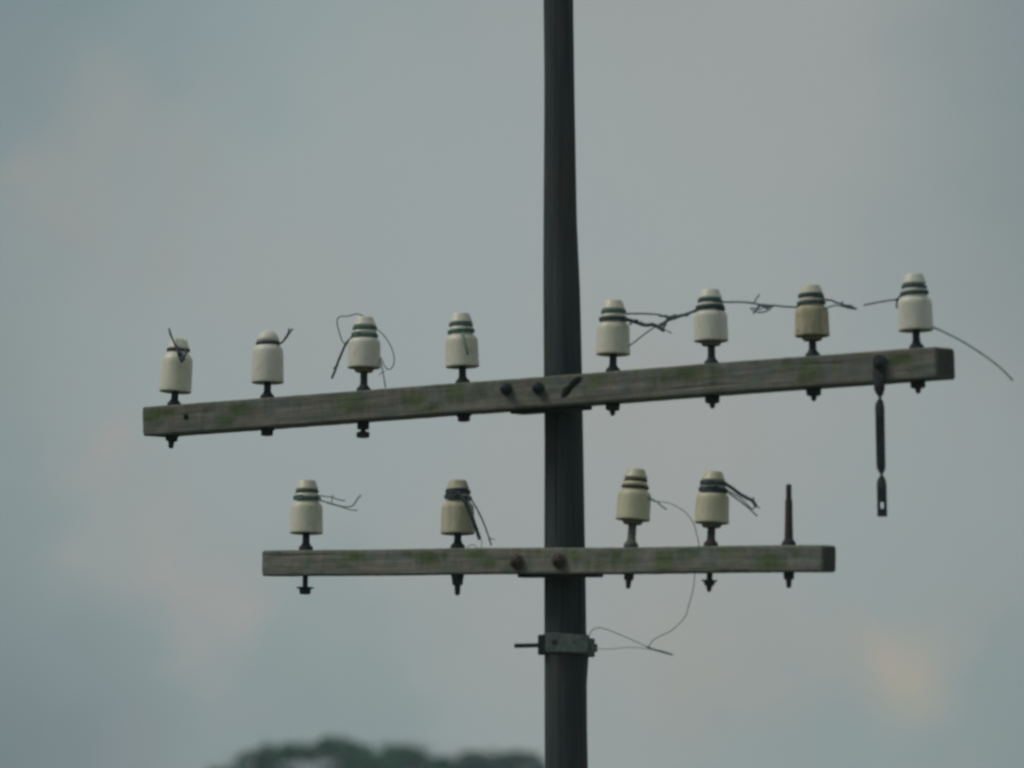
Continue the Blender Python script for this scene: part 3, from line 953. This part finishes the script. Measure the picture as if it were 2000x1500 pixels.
def build_wires():
    wr = 0.0030
    F_ = 0.058
    # 1
    w = wire_thing('short dark wire knotted on the leftmost insulator, one end poking up', i1.B)
    tubes_obj('coil', [ring(i1, zf_of(i1, 684), 22.0, wr * 1.0, 1.7, 0.3)], M_DARKW, w)
    p = W(i1, [(330, 642, .03), (336, 660, .04), (344, 678, F_ * .9), (352, 692, F_ + .004), (357, 706, F_ + .006)])
    q = W(i1, [(331, 650, .03), (340, 668, .045), (350, 680, F_), (361, 682, F_), (362, 694, F_ + .01), (352, 702, F_ + .01)])
    tubes_obj('strand', [(p, wr * 1.05), (q, wr * .9)], M_DARKW, w)
    k = W(i1, [(346, 684, F_), (350, 696, F_ + .01), (358, 704, F_ + .012), (360, 698, F_ + .01), (352, 688, F_ + .01), (348, 692, F_ + .012), (355, 708, F_ + .01)])
    tubes_obj('knot', [(k, wr * 1.1)], M_DARKW, w)
    # 2
    w = wire_thing('single dark wire round the dome insulator, forked end pointing up right', i2.B)
    tubes_obj('coil', [ring(i2, zf_of(i2, 671), 22.8, wr * 1.05, 1.9, 0.6)], M_DARKW, w)
    tubes_obj('strand', [(W(i2, [(543, 674, .01), (551, 668), (558, 659), (563, 650), (565, 641)]), wr),
                         (W(i2, [(545, 673, .01), (553, 667), (561, 657), (567, 648), (572, 642)]), wr * .9)], M_MIDW, w)
    # 3
    w = wire_thing('green wire on the third insulator, curling in thin loops, twisted tail hanging left', i3.B)
    tubes_obj('coil', [ring(i3, zf_of(i3, 641.5), 22.8, wr * 1.1, 2.1, 0.2, 0.0052), ring(i3, zf_of(i3, 655.5), 25.0, wr * 1.1, 2.1, 2.2, 0.0052)], M_GREEN, w)
    tail = W(i3, [(694, 650, .035), (688, 658, .03), (676, 671, .02), (668, 688, .01), (660, 707), (655, 722), (648, 739)])
    tubes_obj('tail', [(twist(tail, 0.0021, 45), wr * .85), (twist(tail, 0.0021, 45, math.pi), wr * .85)], M_DARKW, w)
    b = W(i3, [(651, 720), (656, 716), (661, 713)])
    tubes_obj('spur', [(b, wr * .7)], M_DARKW, w)
    lp = W(i3, [(716, 620, .0), (705, 615.5), (696, 613), (682, 617), (666, 618), (659, 623), (659, 635), (663, 650), (668, 665), (673, 671, .01)])
    tubes_obj('loop', [(lp, wr * .62)], M_MIDW, w)
    lp = W(i3, [(733, 641, -.01), (745, 650), (757, 665), (766, 683), (770, 700), (768, 714), (762, 721), (754, 719), (748, 708, -.01), (744, 698, -.01)])
    tubes_obj('loop', [(lp, wr * .62)], M_PALEW, w)
    tubes_obj('spur', [(W(i3, [(742, 700, -.02), (746, 717), (749, 733), (753, 757, -.01)]), wr * .62),
                       (W(i3, [(740, 732), (746, 728), (752, 724)]), wr * .4)], M_PALEW, w)
    # 4
    w = wire_thing('green double-banded wire on the insulator left of the pole, short end down its front', i4.B)
    tubes_obj('coil', [ring(i4, zf_of(i4, 634.5), 21.8, wr * 1.15, 2.1, 0.2, 0.005), ring(i4, zf_of(i4, 648), 25.0, wr * 1.15, 2.1, 2.2, 0.0052)], M_GREEN, w)
    tubes_obj('strand', [(W(i4, [(900, 650, .045), (903, 656, .052), (907, 668, F_ + .004), (910, 679, F_ + .003)]), wr * .9),
                         (W(i4, [(904, 650, .045), (906, 658, .053), (909, 670, F_ + .004), (911, 680, F_ + .004)]), wr * .9)], M_PALEW, w)
    tubes_obj('tip', [(W(i4, [(909, 677, F_ + .004), (912, 685, F_ + .005), (914, 693, F_ + .003)]), wr * .95)], M_DARKW, w)
    # 5
    w = wire_thing('tangled blue-grey wires reaching from the insulator right of the pole to its neighbour', i5.B)
    tubes_obj('coil', [ring(i5, zf_of(i5, 609), 22.6, wr * 1.15, 2.1, 0.2, 0.005)], M_GREEN, w)
    tubes_obj('coil', [ring(i5, zf_of(i5, 623.5), 26.6, wr * 1.25, 2.1, 0.5, 0.0048, 0.001)], M_DARKW, w)
    s1 = W(i5, [(1222, 613, .01), (1245, 612.5), (1268, 613), (1288, 615), (1300, 619), (1316, 617), (1335, 615), (1348, 611), (1360, 607, .02)])
    s1b = W(i5, [(1284, 614), (1292, 618), (1300, 616), (1308, 620), (1318, 615), (1328, 619), (1340, 612), (1352, 610), (1360, 608, .02)])
    s2 = W(i5, [(1222, 624, .02), (1236, 627), (1250, 632), (1262, 635), (1275, 634), (1288, 640), (1297, 646)])
    s3 = W(i5, [(1240, 628), (1252, 629), (1262, 633), (1280, 637), (1292, 641), (1303, 646), (1312, 651)])
    s4 = W(i5, [(1227, 677, .05), (1243, 665, .03), (1262, 650, .01), (1280, 638), (1298, 628), (1312, 620), (1330, 616)])
    s5 = W(i5, [(1230, 634, .02), (1236, 628, .01), (1246, 625)])
    tubes_obj('strand', [(s1, wr * 1.0), (s1b, wr * .9)], M_MIDW, w)
    tubes_obj('strand', [(twist(s2, .003, 40), wr * 1.2), (twist(s2, .0036, 40, 2.1), wr * 1.1), (twist(s2, .003, 40, 4.2), wr * 1.1)], M_DARKW, w)
    tubes_obj('strand', [(s3, wr * .6)], M_MIDW, w)
    tubes_obj('strand', [(s4, wr * .75)], M_MIDW, w)
    tubes_obj('spur', [(s5, wr * 1.2)], M_DARKW, w)
    s6 = W(i5, [(1290, 637), (1300, 630), (1306, 622), (1316, 622), (1326, 616), (1338, 616), (1350, 610)])
    s7 = W(i5, [(1292, 643), (1299, 636), (1302, 628), (1312, 624), (1322, 621), (1334, 613)])
    tubes_obj('twist', [(s6, wr * 1.15), (s7, wr * 1.0), (twist(s6, .0036, 35), wr * .8)], M_MIDW, w)
    # 6
    w = wire_thing('blue-grey wire stretched between the two neighbours near the right end, knotted midway', i6.B)
    tubes_obj('coil', [ring(i6, zf_of(i6, 588.5), 22.4, wr * 1.15, 2.1, 0.2, 0.005)], M_MIDW, w)
    tubes_obj('coil', [ring(i6, zf_of(i6, 602), 26.4, wr * 1.4, 2.1, 0.5, 0.0054)], M_DARKW, w)
    tubes_obj('strand', [(W(i6, [(1406, 590, .02), (1425, 590), (1450, 590), (1470, 592), (1485, 595), (1500, 597)]), wr * 1.0),
                         (W(i6, [(1496, 596), (1515, 597), (1535, 599), (1560, 600, .01)]), wr * 1.0),
                         (W(i6, [(1350, 610, .02), (1358, 606, .03), (1368, 602, .04)]), wr * 1.1)], M_MIDW, w)
    tubes_obj('spur', [(W(i6, [(1472, 593), (1477, 584), (1483, 575)]), wr * .75)], M_MIDW, w)
    tubes_obj('knot', [(W(i6, [(1471, 613), (1477, 605), (1483, 596), (1492, 595), (1502, 597), (1506, 601), (1498, 607), (1486, 610), (1472, 607), (1465, 601)]), wr * .8),
                       (W(i6, [(1473, 611), (1480, 602), (1486, 597), (1498, 598), (1500, 602), (1492, 600), (1484, 604), (1470, 601)]), wr * .7),
                       (W(i6, [(1490, 598), (1497, 602), (1504, 598), (1511, 598)]), wr * 1.1)], M_MIDW, w)
    # 7
    w = wire_thing('dark wire ends sticking out right from the dirty brownish insulator', i7.B)
    tubes_obj('coil', [ring(i7, zf_of(i7, 578.5), 23.2, wr * 1.15, 2.1, 0.2, 0.005), ring(i7, zf_of(i7, 592.5), 26.2, wr * 1.0, 2.1, 2.5, 0.0045)], M_MIDW, w)
    a = W(i7, [(1605, 584, .02), (1620, 586), (1635, 591), (1650, 596), (1662, 600), (1673, 603)])
    tubes_obj('strand', [(twist(a, .0018, 30), wr * .85), (a, wr * .9)], M_MIDW, w)
    tubes_obj('strand', [(W(i7, [(1607, 604, .045), (1618, 600, .02), (1630, 597), (1644, 598), (1658, 602), (1669, 603)]), wr * .7),
                         (W(i7, [(1640, 594), (1644, 592), (1647, 588)]), wr * .6),
                         (W(i7, [(1642, 597), (1655, 596), (1665, 598), (1668, 603), (1655, 601)]), wr * .8)], M_MIDW, w)
    # 8
    w = wire_thing('straight wire end pointing left from the rightmost insulator', i8.B)
    tubes_obj('coil', [ring(i8, zf_of(i8, 561), 22.6, wr * 1.05, 2.1, 0.2, 0.0048), ring(i8, zf_of(i8, 573), 25.6, wr * 1.05, 2.1, 2.2, 0.0048)], M_MIDW, w)
    tubes_obj('strand', [(W(i8, [(1763, 574, .02), (1757, 580, .01), (1750, 585), (1735, 587), (1712, 591), (1687, 596)]), wr * .85),
                         (W(i8, [(1757, 579, .01), (1753, 586), (1751, 594), (1752, 602)]), wr * 1.0)], M_DARKW, w)
    w = wire_thing('long pale wire arching down to the right past the end of the upper crossarm', i8.B + Vector((0.05, 0.05, -0.02)))
    tubes_obj('strand', [(W(i8, [(1800, 628, -.03), (1818, 637, -.02), (1845, 649), (1880, 667), (1912, 687), (1940, 707), (1962, 726), (1978, 743)]), wr * .95)], M_PALEW, w)
    # 9
    w = wire_thing('thin green wires trailing right from the leftmost lower insulator, one end bent up', i9.B)
    tubes_obj('coil', [ring(i9, zf_of(i9, 960.5), 21.6, wr * .85, 1.8, 0.2, 0.004)], M_MIDW, w)
    tubes_obj('coil', [ring(i9, zf_of(i9, 973.5), 26.0, wr * 1.15, 2.1, 2.2, 0.0052)], M_GREEN, w)
    tubes_obj('strand', [(W(i9, [(618, 967, .01), (632, 969), (648, 971), (662, 976), (674, 978)]), wr * .7),
                         (W(i9, [(621, 977, .01), (640, 981), (660, 987), (676, 990), (688, 988), (694, 981), (699, 973), (705, 967)]), wr * .75),
                         (W(i9, [(622, 975, .01), (645, 984), (664, 989), (682, 995), (698, 997)]), wr * .62)], M_PALEW, w)
    tubes_obj('spur', [(W(i9, [(650, 966), (649, 973), (648, 981)]), wr * .5)], M_MIDW, w)
    # 10
    w = wire_thing('dark twisted wires hanging beside the grimy lower insulator', i10.B)
    tubes_obj('coil', [ring(i10, zf_of(i10, 961), 22.8, wr * 1.3, 2.6, 0.2, 0.0050), ring(i10, zf_of(i10, 972), 25.6, wr * 1.2, 2.2, 2.2, 0.005, 0.0015)], M_DARKW, w)
    a = W(i10, [(896, 962, .045), (906, 976, .055), (914, 992, .05), (922, 1010, .05), (929, 1030, .04), (937, 1053, .03)])
    tubes_obj('strand', [(twist(a, .0038, 26), wr * 1.0), (twist(a, .0038, 26, 2.1), wr * 1.0), (twist(a, .0038, 26, 4.2), wr * .9)], M_DARKW, w)
    tubes_obj('strand', [(W(i10, [(912, 966, .03), (922, 978, .03), (936, 1003, .02), (948, 1030, .01), (959, 1063)]), wr * .8),
                         (W(i10, [(914, 972, .03), (926, 984, .03), (940, 1010, .02), (950, 1035, .01), (960, 1066)]), wr * .7)], M_MIDW, w)
    for path, rr in ((W(i10, [(936, 1050, .03), (941, 1057, .03), (940, 1070, .035)]), wr * .4),
                     (W(i10, [(912, 1068, .0), (925, 1064, .0), (934, 1072, .01)]), wr * .4),
                     (W(i10, [(956, 1050), (961, 1053), (967, 1054)]), wr * .5)):
        tubes_obj('spur', [(path, rr)], M_PALEW, w)
    # 11: thin rusted windings
    w = wire_thing('two thin brown rings of wire left in the grooves of the leaning insulator', i11.B)
    tubes_obj('coil', [ring(i11, zf_of(i11, 938), 21.2, wr * .9, 1.9, 0.2, 0.003), ring(i11, zf_of(i11, 951.5), 25.2, wr * .95, 1.9, 2.2, 0.0032)], M_RUST, w)
    tubes_obj('strand', [(W(i11, [(1262, 966, -.01), (1272, 974), (1284, 981), (1293, 989), (1302, 995)]), wr * .8)], M_PALEW, w)
    # long thin wire from the leaning insulator, behind the lower arm, down to the clamp
    w = wire_thing('long thin pale wire curving behind the lower crossarm down to the pole clamp', i11.B + Vector((0.1, 0, -0.05)))
    bk = -.075
    a = W(i11, [(1266, 974), (1276, 979), (1288, 980), (1305, 982), (1325, 991), (1344, 1006), (1356, 1026), (1361, 1045, -.03), (1365, 1064, bk),
                (1363, 1090, bk), (1357, 1122, bk), (1354, 1150, -.05), (1346, 1180, -.03), (1337, 1206, -.02), (1312, 1231), (1288, 1243), (1273, 1253), (1268, 1264)])
    tubes_obj('strand', [(a, wr * .42)], M_MIDW, w)
    b = W(i11, [(1314, 1278), (1292, 1271), (1270, 1266), (1240, 1252), (1200, 1235), (1180, 1228), (1166, 1226), (1155, 1233), (1149, 1246, .0)])
    tubes_obj('strand', [(b, wr * .5)], M_PALEW, w)
    c = W(i11, [(1314, 1279), (1290, 1271), (1272, 1268), (1245, 1265), (1215, 1265), (1190, 1268), (1158, 1266)])
    tubes_obj('strand', [(c, wr * .42)], M_PALEW, w)
    tubes_obj('knot', [(twist(W(i11, [(1264, 1263), (1272, 1267), (1282, 1270)]), .0018, 80), wr * .9)], M_MIDW, w)
    tubes_obj('end', [(W(i11, [(1278, 1269), (1295, 1274), (1314, 1279)]), wr * .8)], M_MIDW, w)
    # 12
    w = wire_thing('heavy bundle of dark wires sloping right from the insulator beside the bare pin', i12.B)
    tubes_obj('coil', [ring(i12, zf_of(i12, 944.5), 23.4, wr * 1.5, 2.2, 0.2, 0.0056), ring(i12, zf_of(i12, 957.5), 26.0, wr * 1.4, 2.2, 2.2, 0.0056)], M_DARKW, w)
    a = W(i12, [(1398, 943, .045), (1414, 945, .03), (1428, 952, .01), (1444, 964), (1460, 973), (1470, 978), (1477, 990)])
    tubes_obj('strand', [(twist(a, .0034, 28), wr * .95), (twist(a, .0034, 28, 2.1), wr * .95), (twist(a, .0034, 28, 4.2), wr * .9)], M_DARKW, w)
    tubes_obj('strand', [(W(i12, [(1412, 955, .02), (1426, 965), (1444, 978), (1462, 992), (1479, 1008)]), wr * .8),
                         (W(i12, [(1413, 951, .02), (1428, 962), (1446, 973), (1462, 988), (1470, 994), (1476, 988), (1474, 980)]), wr * .7)], M_MIDW, w)
    tubes_obj('spur', [(W(i12, [(1462, 975), (1474, 973)]), wr * .7), (W(i12, [(1472, 984), (1484, 993)]), wr * .6)], M_DARKW, w)


build_wires()

# ================================================================== twisted iron strap on the upper crossarm
def build_strap():
    arm = upper
    rows = []
    # (row, centre x, half width px, twist angle in degrees)
    tab = [(693, 1717, 10.5, 0), (740, 1717, 10.0, 0), (752, 1717.3, 9.6, 14), (764, 1717.6, 9.4, 48), (775, 1718, 9.2, 90), (786, 1718, 9.0, 134),
           (800, 1718.3, 8.9, 166), (815, 1718.7, 8.8, 180), (895, 1720.3, 8.6, 180), (907, 1720.6, 8.6, 194), (918, 1721, 8.8, 226), (928, 1721.2, 9.0, 270),
           (938, 1721.6, 9.2, 314), (950, 1722, 9.2, 346), (965, 1722.4, 9.2, 360), (1009, 1723.2, 9.3, 360)]
    off0 = 0.010
    P = []
    for i in range(len(tab) - 1):
        a, b = tab[i], tab[i + 1]
        n = max(1, int((b[0] - a[0]) / 3))
        for k in range(n):
            t = k / n
            P.append(tuple(a[j] + (b[j] - a[j]) * t for j in range(4)))
    P.append(tab[-1])
    base = ray_plane(1717, 715, arm.front + N_H * off0, N_H)
    root = thing('iron_strap', 'dark twisted flat iron strap hanging from the upper crossarm near its right end', 'strap', base)
    pitch_n = Vector((0, -1, 0))
    th = 0.006
    bm = bmesh.new()
    prev = None
    first = True
    rings_ = []
    for (py, cx, hw, tw) in P:
        yawl = -YAW if py < 760 else 0.0
        f = min(1, max(0, (py - 740) / 60))
        yaw = -YAW * (1 - f)
        c = ray_plane(cx, py, base, Vector((0, 1, 0)))
        ang = math.radians(tw) + yaw
        u = Vector((math.cos(ang), math.sin(ang), 0)); v = Vector((-math.sin(ang), math.cos(ang), 0))
        w_ = hw * S / (math.cos(yaw))
        if py < 700:
            k = (py - 693) / 7
            w_ *= math.sqrt(max(0.12, 1 - (1 - k) ** 2))
        r = [bm.verts.new(c - base + u * (sx * w_) + v * (sy * th / 2)) for (sx, sy) in ((-1, -1), (-0.33, -1), (.33, -1), (1, -1), (1, 1), (.33, 1), (-.33, 1), (-1, 1))]
        rings_.append((py, r))
    for (pa, a), (pb, b) in zip(rings_, rings_[1:]):
        hole = 981 < (pa + pb) / 2 < 994
        for k in range(8):
            if hole and k in (1, 5):
                continue
            bm.faces.new((a[k], a[(k + 1) % 8], b[(k + 1) % 8], b[k]))
        if hole:
            for (p, q) in ((1, 6), (2, 5)):
                bm.faces.new((a[p], b[p], b[q], a[q]) if p == 1 else (a[p], a[q], b[q], b[p]))
    hr = [i for i, (p, r) in enumerate(rings_[:-1]) if 981 < (p + rings_[i + 1][0]) / 2 < 994]
    for i in (hr[0], hr[-1] + 1):
        r = rings_[i][1]
        bm.faces.new((r[1], r[2], r[5], r[6]))
    bm.faces.new(rings_[0][1]); bm.faces.new(list(reversed(rings_[-1][1])))
    bmesh.ops.recalc_face_normals(bm, faces=bm.faces)
    me = bpy.data.meshes.new('bar'); bm.to_mesh(me); bm.free()
    me.materials.append(M_IRON)
    o = bpy.data.objects.new('bar', me); COL.objects.link(o); o.parent = root
    q = N_H.to_track_quat('Z', 'Y')
    for nm, prof, seg in (('bolt_head', [(0.0, 9.5 * S), (0.010, 9.5 * S), (0.014, 8.2 * S)], 6), ('bolt_end', [(0.0, 5 * S), (0.020, 5 * S), (0.022, 4 * S)], 14)):
        b = lathe(nm, prof, M_IRON, root, seg, 35)
        b.rotation_mode = 'QUATERNION'; b.rotation_quaternion = q
        b.location = N_H * 0.002 + Vector((0, 0, 0.006))
    return root


build_strap()

# ================================================================== clamp on the pole under the arms
def build_clamp():
    z = row_z(1260)
    cx, r = pole_section(z)
    root = thing('pole_clamp', 'dull grey steel clamp band round the pole below the lower crossarm', 'clamp', (cx, 0, z))
    hh = 0.0305
    V, Fc = [], []
    seg = 72
    prof = [(-hh, r + .001), (-hh, r + .0055), (-hh + .002, r + .007), (hh - .002, r + .007), (hh, r + .0055), (hh, r + .001)]
    tilt = -0.045
    for (zz, rr) in prof:
        for k in range(seg):
            a = 2 * math.pi * k / seg
            x = rr * math.cos(a)
            V.append((x, rr * math.sin(a), zz + tilt * x))
    for i in range(len(prof) - 1):
        for k in range(seg):
            a, b = i * seg + k, i * seg + (k + 1) % seg
            Fc.append((a, b, b + seg, a + seg))
    o = mesh_obj('band', V, Fc, M_GALV, root); auto_sharp(o, 35)

    def box(name, x0, x1, y0, y1, z0, z1, mat, bev=0.002):
        bm = bmesh.new(); bmesh.ops.create_cube(bm, size=1.0)
        for v in bm.verts:
            v.co = Vector(((x0 + x1) / 2 + v.co.x * (x1 - x0), (y0 + y1) / 2 + v.co.y * (y1 - y0), (z0 + z1) / 2 + v.co.z * (z1 - z0)))
        bmesh.ops.bevel(bm, geom=bm.edges[:], offset=bev, segments=2, affect='EDGES')
        me = bpy.data.meshes.new(name); bm.to_mesh(me); bm.free(); me.materials.append(mat)
        o = bpy.data.objects.new(name, me); COL.objects.link(o); o.parent = root
        return o
    # front plate with its hole, ears left and right
    box('front_plate', -r * 0.96, r * 1.02, -r - .016, -r - .006, -0.029, 0.028, M_GALV).rotation_euler = (0, 0.03, 0)
    h = lathe('bolt_hole', [(0, 5.2 * S), (0.0035, 5.2 * S), (.0036, 3.5 * S)], M_IRON, root, 18, 35)
    h.rotation_euler = (math.pi / 2, 0, 0); h.location = (-0.036, -r - .0145, 0.002)
    box('ear', -r - 0.020, -r * 0.93, -0.045, 0.030, -0.029, 0.029, M_IRON)
    box('ear', r * 0.95, r + 0.022, -0.040, 0.030, -0.036, 0.018, M_GALV)
    b = lathe('bolt', [(0, 3.6 * S), (0.001, 4.2 * S), (0.090, 4.2 * S)], M_IRON, root, 16, 35)
    b.rotation_euler = (0, math.pi / 2 - 0.02, 0); b.location = (-r - 0.020 - 0.074, -0.012, -0.003)
    n = lathe('nut', [(0, 8 * S), (0.010, 8 * S)], M_IRON, root, 6, 35)
    n.rotation_euler = (0, math.pi / 2, 0); n.location = (r + 0.020, -0.012, -0.01)


build_clamp()

# ================================================================== trees in the distance
def mat_leaf(name, dark, light, seed):
    m, nt, b = new_mat(name)
    n = tex_noise(nt, mapping(nt, (.8, .8, .8), loc=(seed, 0, 0)), 1.0, 4, 0.6)
    nt.links.new(ramp(nt, n, [(0.35, dark), (0.65, light)]), b.inputs['Base Color'])
    b.inputs['Roughness'].default_value = 0.7
    b.inputs['Specular IOR Level'].default_value = 0.08
    tr = nt.nodes.new('ShaderNodeBsdfTranslucent')
    nt.links.new(b.inputs['Base Color'].links[0].from_socket, tr.inputs['Color'])
    mx = nt.nodes.new('ShaderNodeMixShader'); mx.inputs[0].default_value = 0.5
    out = nt.nodes['Material Output']
    nt.links.new(b.outputs[0], mx.inputs[1]); nt.links.new(tr.outputs[0], mx.inputs[2])
    nt.links.new(mx.outputs[0], out.inputs['Surface'])
    return m


M_LEAF1 = mat_leaf('dark_green_leaves', (0.060, 0.150, 0.100), (0.090, 0.210, 0.135), 1)
M_LEAF2 = mat_leaf('blue_green_leaves', (0.055, 0.130, 0.110), (0.080, 0.175, 0.145), 5)
M_BARK = mat_metal('grey_bark', (0.07, 0.06, 0.05), (0.14, 0.12, 0.10), 0.9, 4, 0.0)


def build_tree(label, dist, clumps, trunk_px, mat, seed, leaf=0.16, dens=1.0):
    """clumps: (px, py, half width px, half height px) of the crown's foliage pads at that distance"""
    rnd = random.Random(seed)
    plane = CAM + Vector((0, dist, 0))
    k = dist / F
    tb = ray_plane(trunk_px, 1500, plane, Vector((0, 1, 0)))
    gz = ground_z(tb.x, tb.y)
    root = thing('tree', label, 'tree', (tb.x, tb.y, gz), None, 'distant trees below the crossarms')
    o = Vector((tb.x, tb.y, gz))
    centers = []
    V, Fc = [], []
    for (px, py, rw, rh) in clumps:
        c = ray_plane(px, py, plane, Vector((0, 1, 0))) + Vector((0, rnd.uniform(-1, 1) * rw * k * 0.6, 0)) - o
        centers.append(c)
        n = int(dens * rw * rh * 0.42)
        a, b = rw * k, rh * k
        subs = [(Vector((rnd.uniform(-1, 1), rnd.uniform(-1, 1), rnd.uniform(-.8, 1))).normalized() * rnd.uniform(.5, .95)) for _ in range(12)]
        for _ in range(n):
            s_ = rnd.choice(subs)
            g = Vector((rnd.gauss(0, 1), rnd.gauss(0, 1), rnd.gauss(0, 1))) * 0.24 + s_
            if g.length > 1.08: g = g / g.length * rnd.uniform(.85, 1.08)
            p = c + Vector((g.x * a, g.y * a, g.z * b))
            d = Vector((rnd.gauss(0, 1), rnd.gauss(0, 1), rnd.gauss(0, 1) + .6)).normalized()
            u = d.orthogonal().normalized(); u.rotate(Quaternion(d, rnd.uniform(0, 6.28))); v = d.cross(u)
            L = leaf * rnd.uniform(.6, 1.3); w = L * 0.36
            i = len(V)
            V += [p - u * L / 2, p + v * w + d * 0.02, p + u * L / 2, p - v * w - d * 0.02]
            Fc.append((i, i + 1, i + 2)); Fc.append((i, i + 2, i + 3))
    crown = mesh_obj('crown', V, Fc, mat, root, smooth=False)
    # trunk and limbs
    ctr = sum(centers, Vector()) / len(centers)
    lowest = min(c.z for c in centers)
    fork = Vector((ctr.x * 0.3, 0, lowest * 0.52))
    paths = []
    tr = catmull([Vector((0, 0, -.3)), Vector((0.1, 0, lowest * .2)), Vector((-.1, .1, lowest * .38)), fork], 0.3)
    verts, faces = tube_data(tr, 0.34, 12, 0.62)
    mesh_obj('trunk', verts, faces, M_BARK, root)
    V, Fc = [], []
    for c in centers:
        mid = fork.lerp(c, 0.5) + Vector((rnd.uniform(-.4, .4), rnd.uniform(-.4, .4), -0.5 + rnd.uniform(-.3, .3)))
        verts, faces = tube_data(catmull([fork + Vector((0, 0, -.3)), mid, c], 0.3), 0.17, 8, 0.2)
        i = len(V); V += verts; Fc += [tuple(q + i for q in f) for f in faces]
        for _ in range(5):
            e = c + Vector((rnd.uniform(-1, 1), rnd.uniform(-1, 1), rnd.uniform(-.2, .5)))
            verts, faces = tube_data(catmull([mid.lerp(c, .5), c.lerp(e, .5), e], 0.3), 0.045, 6, 0.3)
            i = len(V); V += verts; Fc += [tuple(q + i for q in f) for f in faces]
    mesh_obj('limbs', V, Fc, M_BARK, root)
    return root


build_tree('broad green tree at the lower left of the pole, tallest of the distant crowns', 200,
           [(440, 1512, 50, 20), (500, 1490, 42, 20), (540, 1474, 42, 22), (575, 1466, 40, 20), (620, 1474, 40, 18), (655, 1462, 50, 24), (700, 1478, 46, 24), (735, 1496, 50, 24),
            (520, 1520, 70, 24), (680, 1510, 50, 20), (640, 1545, 70, 30), (740, 1540, 80, 36), (430, 1550, 60, 26), (600, 1590, 120, 40), (700, 1600, 110, 40), (500, 1590, 80, 36)],
           620, M_LEAF1, 11)
build_tree('small round-topped tree crown just right of the tallest distant crown', 214,
           [(778, 1468, 42, 20), (808, 1478, 38, 18), (830, 1496, 40, 20), (760, 1500, 46, 26), (800, 1535, 80, 40), (770, 1590, 90, 50), (850, 1580, 60, 40)],
           800, M_LEAF1, 23)
build_tree('flat-topped blue-green distant tree partly hidden behind the pole', 206,
           [(890, 1494, 50, 22), (930, 1488, 50, 20), (1005, 1482, 48, 22), (965, 1498, 50, 24), (1045, 1505, 30, 20), (870, 1510, 60, 24), (960, 1530, 100, 30),
            (1030, 1530, 50, 26), (900, 1570, 80, 34), (990, 1575, 80, 34)],
           950, M_LEAF2, 37)

# ================================================================== haze
def build_haze():
    x0, x1, y0, y1, z0, z1 = -60, 60, -32, 240, -3.0, 32
    V = [(x, y, z) for z in (z0, z1) for y in (y0, y1) for x in (x0, x1)]
    Fc = [(0, 2, 3, 1), (4, 5, 7, 6), (0, 1, 5, 4), (2, 6, 7, 3), (0, 4, 6, 2), (1, 3, 7, 5)]
    m = bpy.data.materials.new('haze_air'); m.use_nodes = True
    nt = m.node_tree; nt.nodes.clear()
    out = nt.nodes.new('ShaderNodeOutputMaterial')
    pv = nt.nodes.new('ShaderNodeVolumePrincipled')
    pv.inputs['Color'].default_value = (0.72, 0.92, 0.98, 1)
    pv.inputs['Density'].default_value = 0.00065
    nt.links.new(pv.outputs[0], out.inputs['Volume'])
    o = mesh_obj('haze', V, Fc, m, smooth=False)
    tag(o, 'thin grey haze in the humid air', kind='stuff')


HAZE = True
if HAZE:
    build_haze()
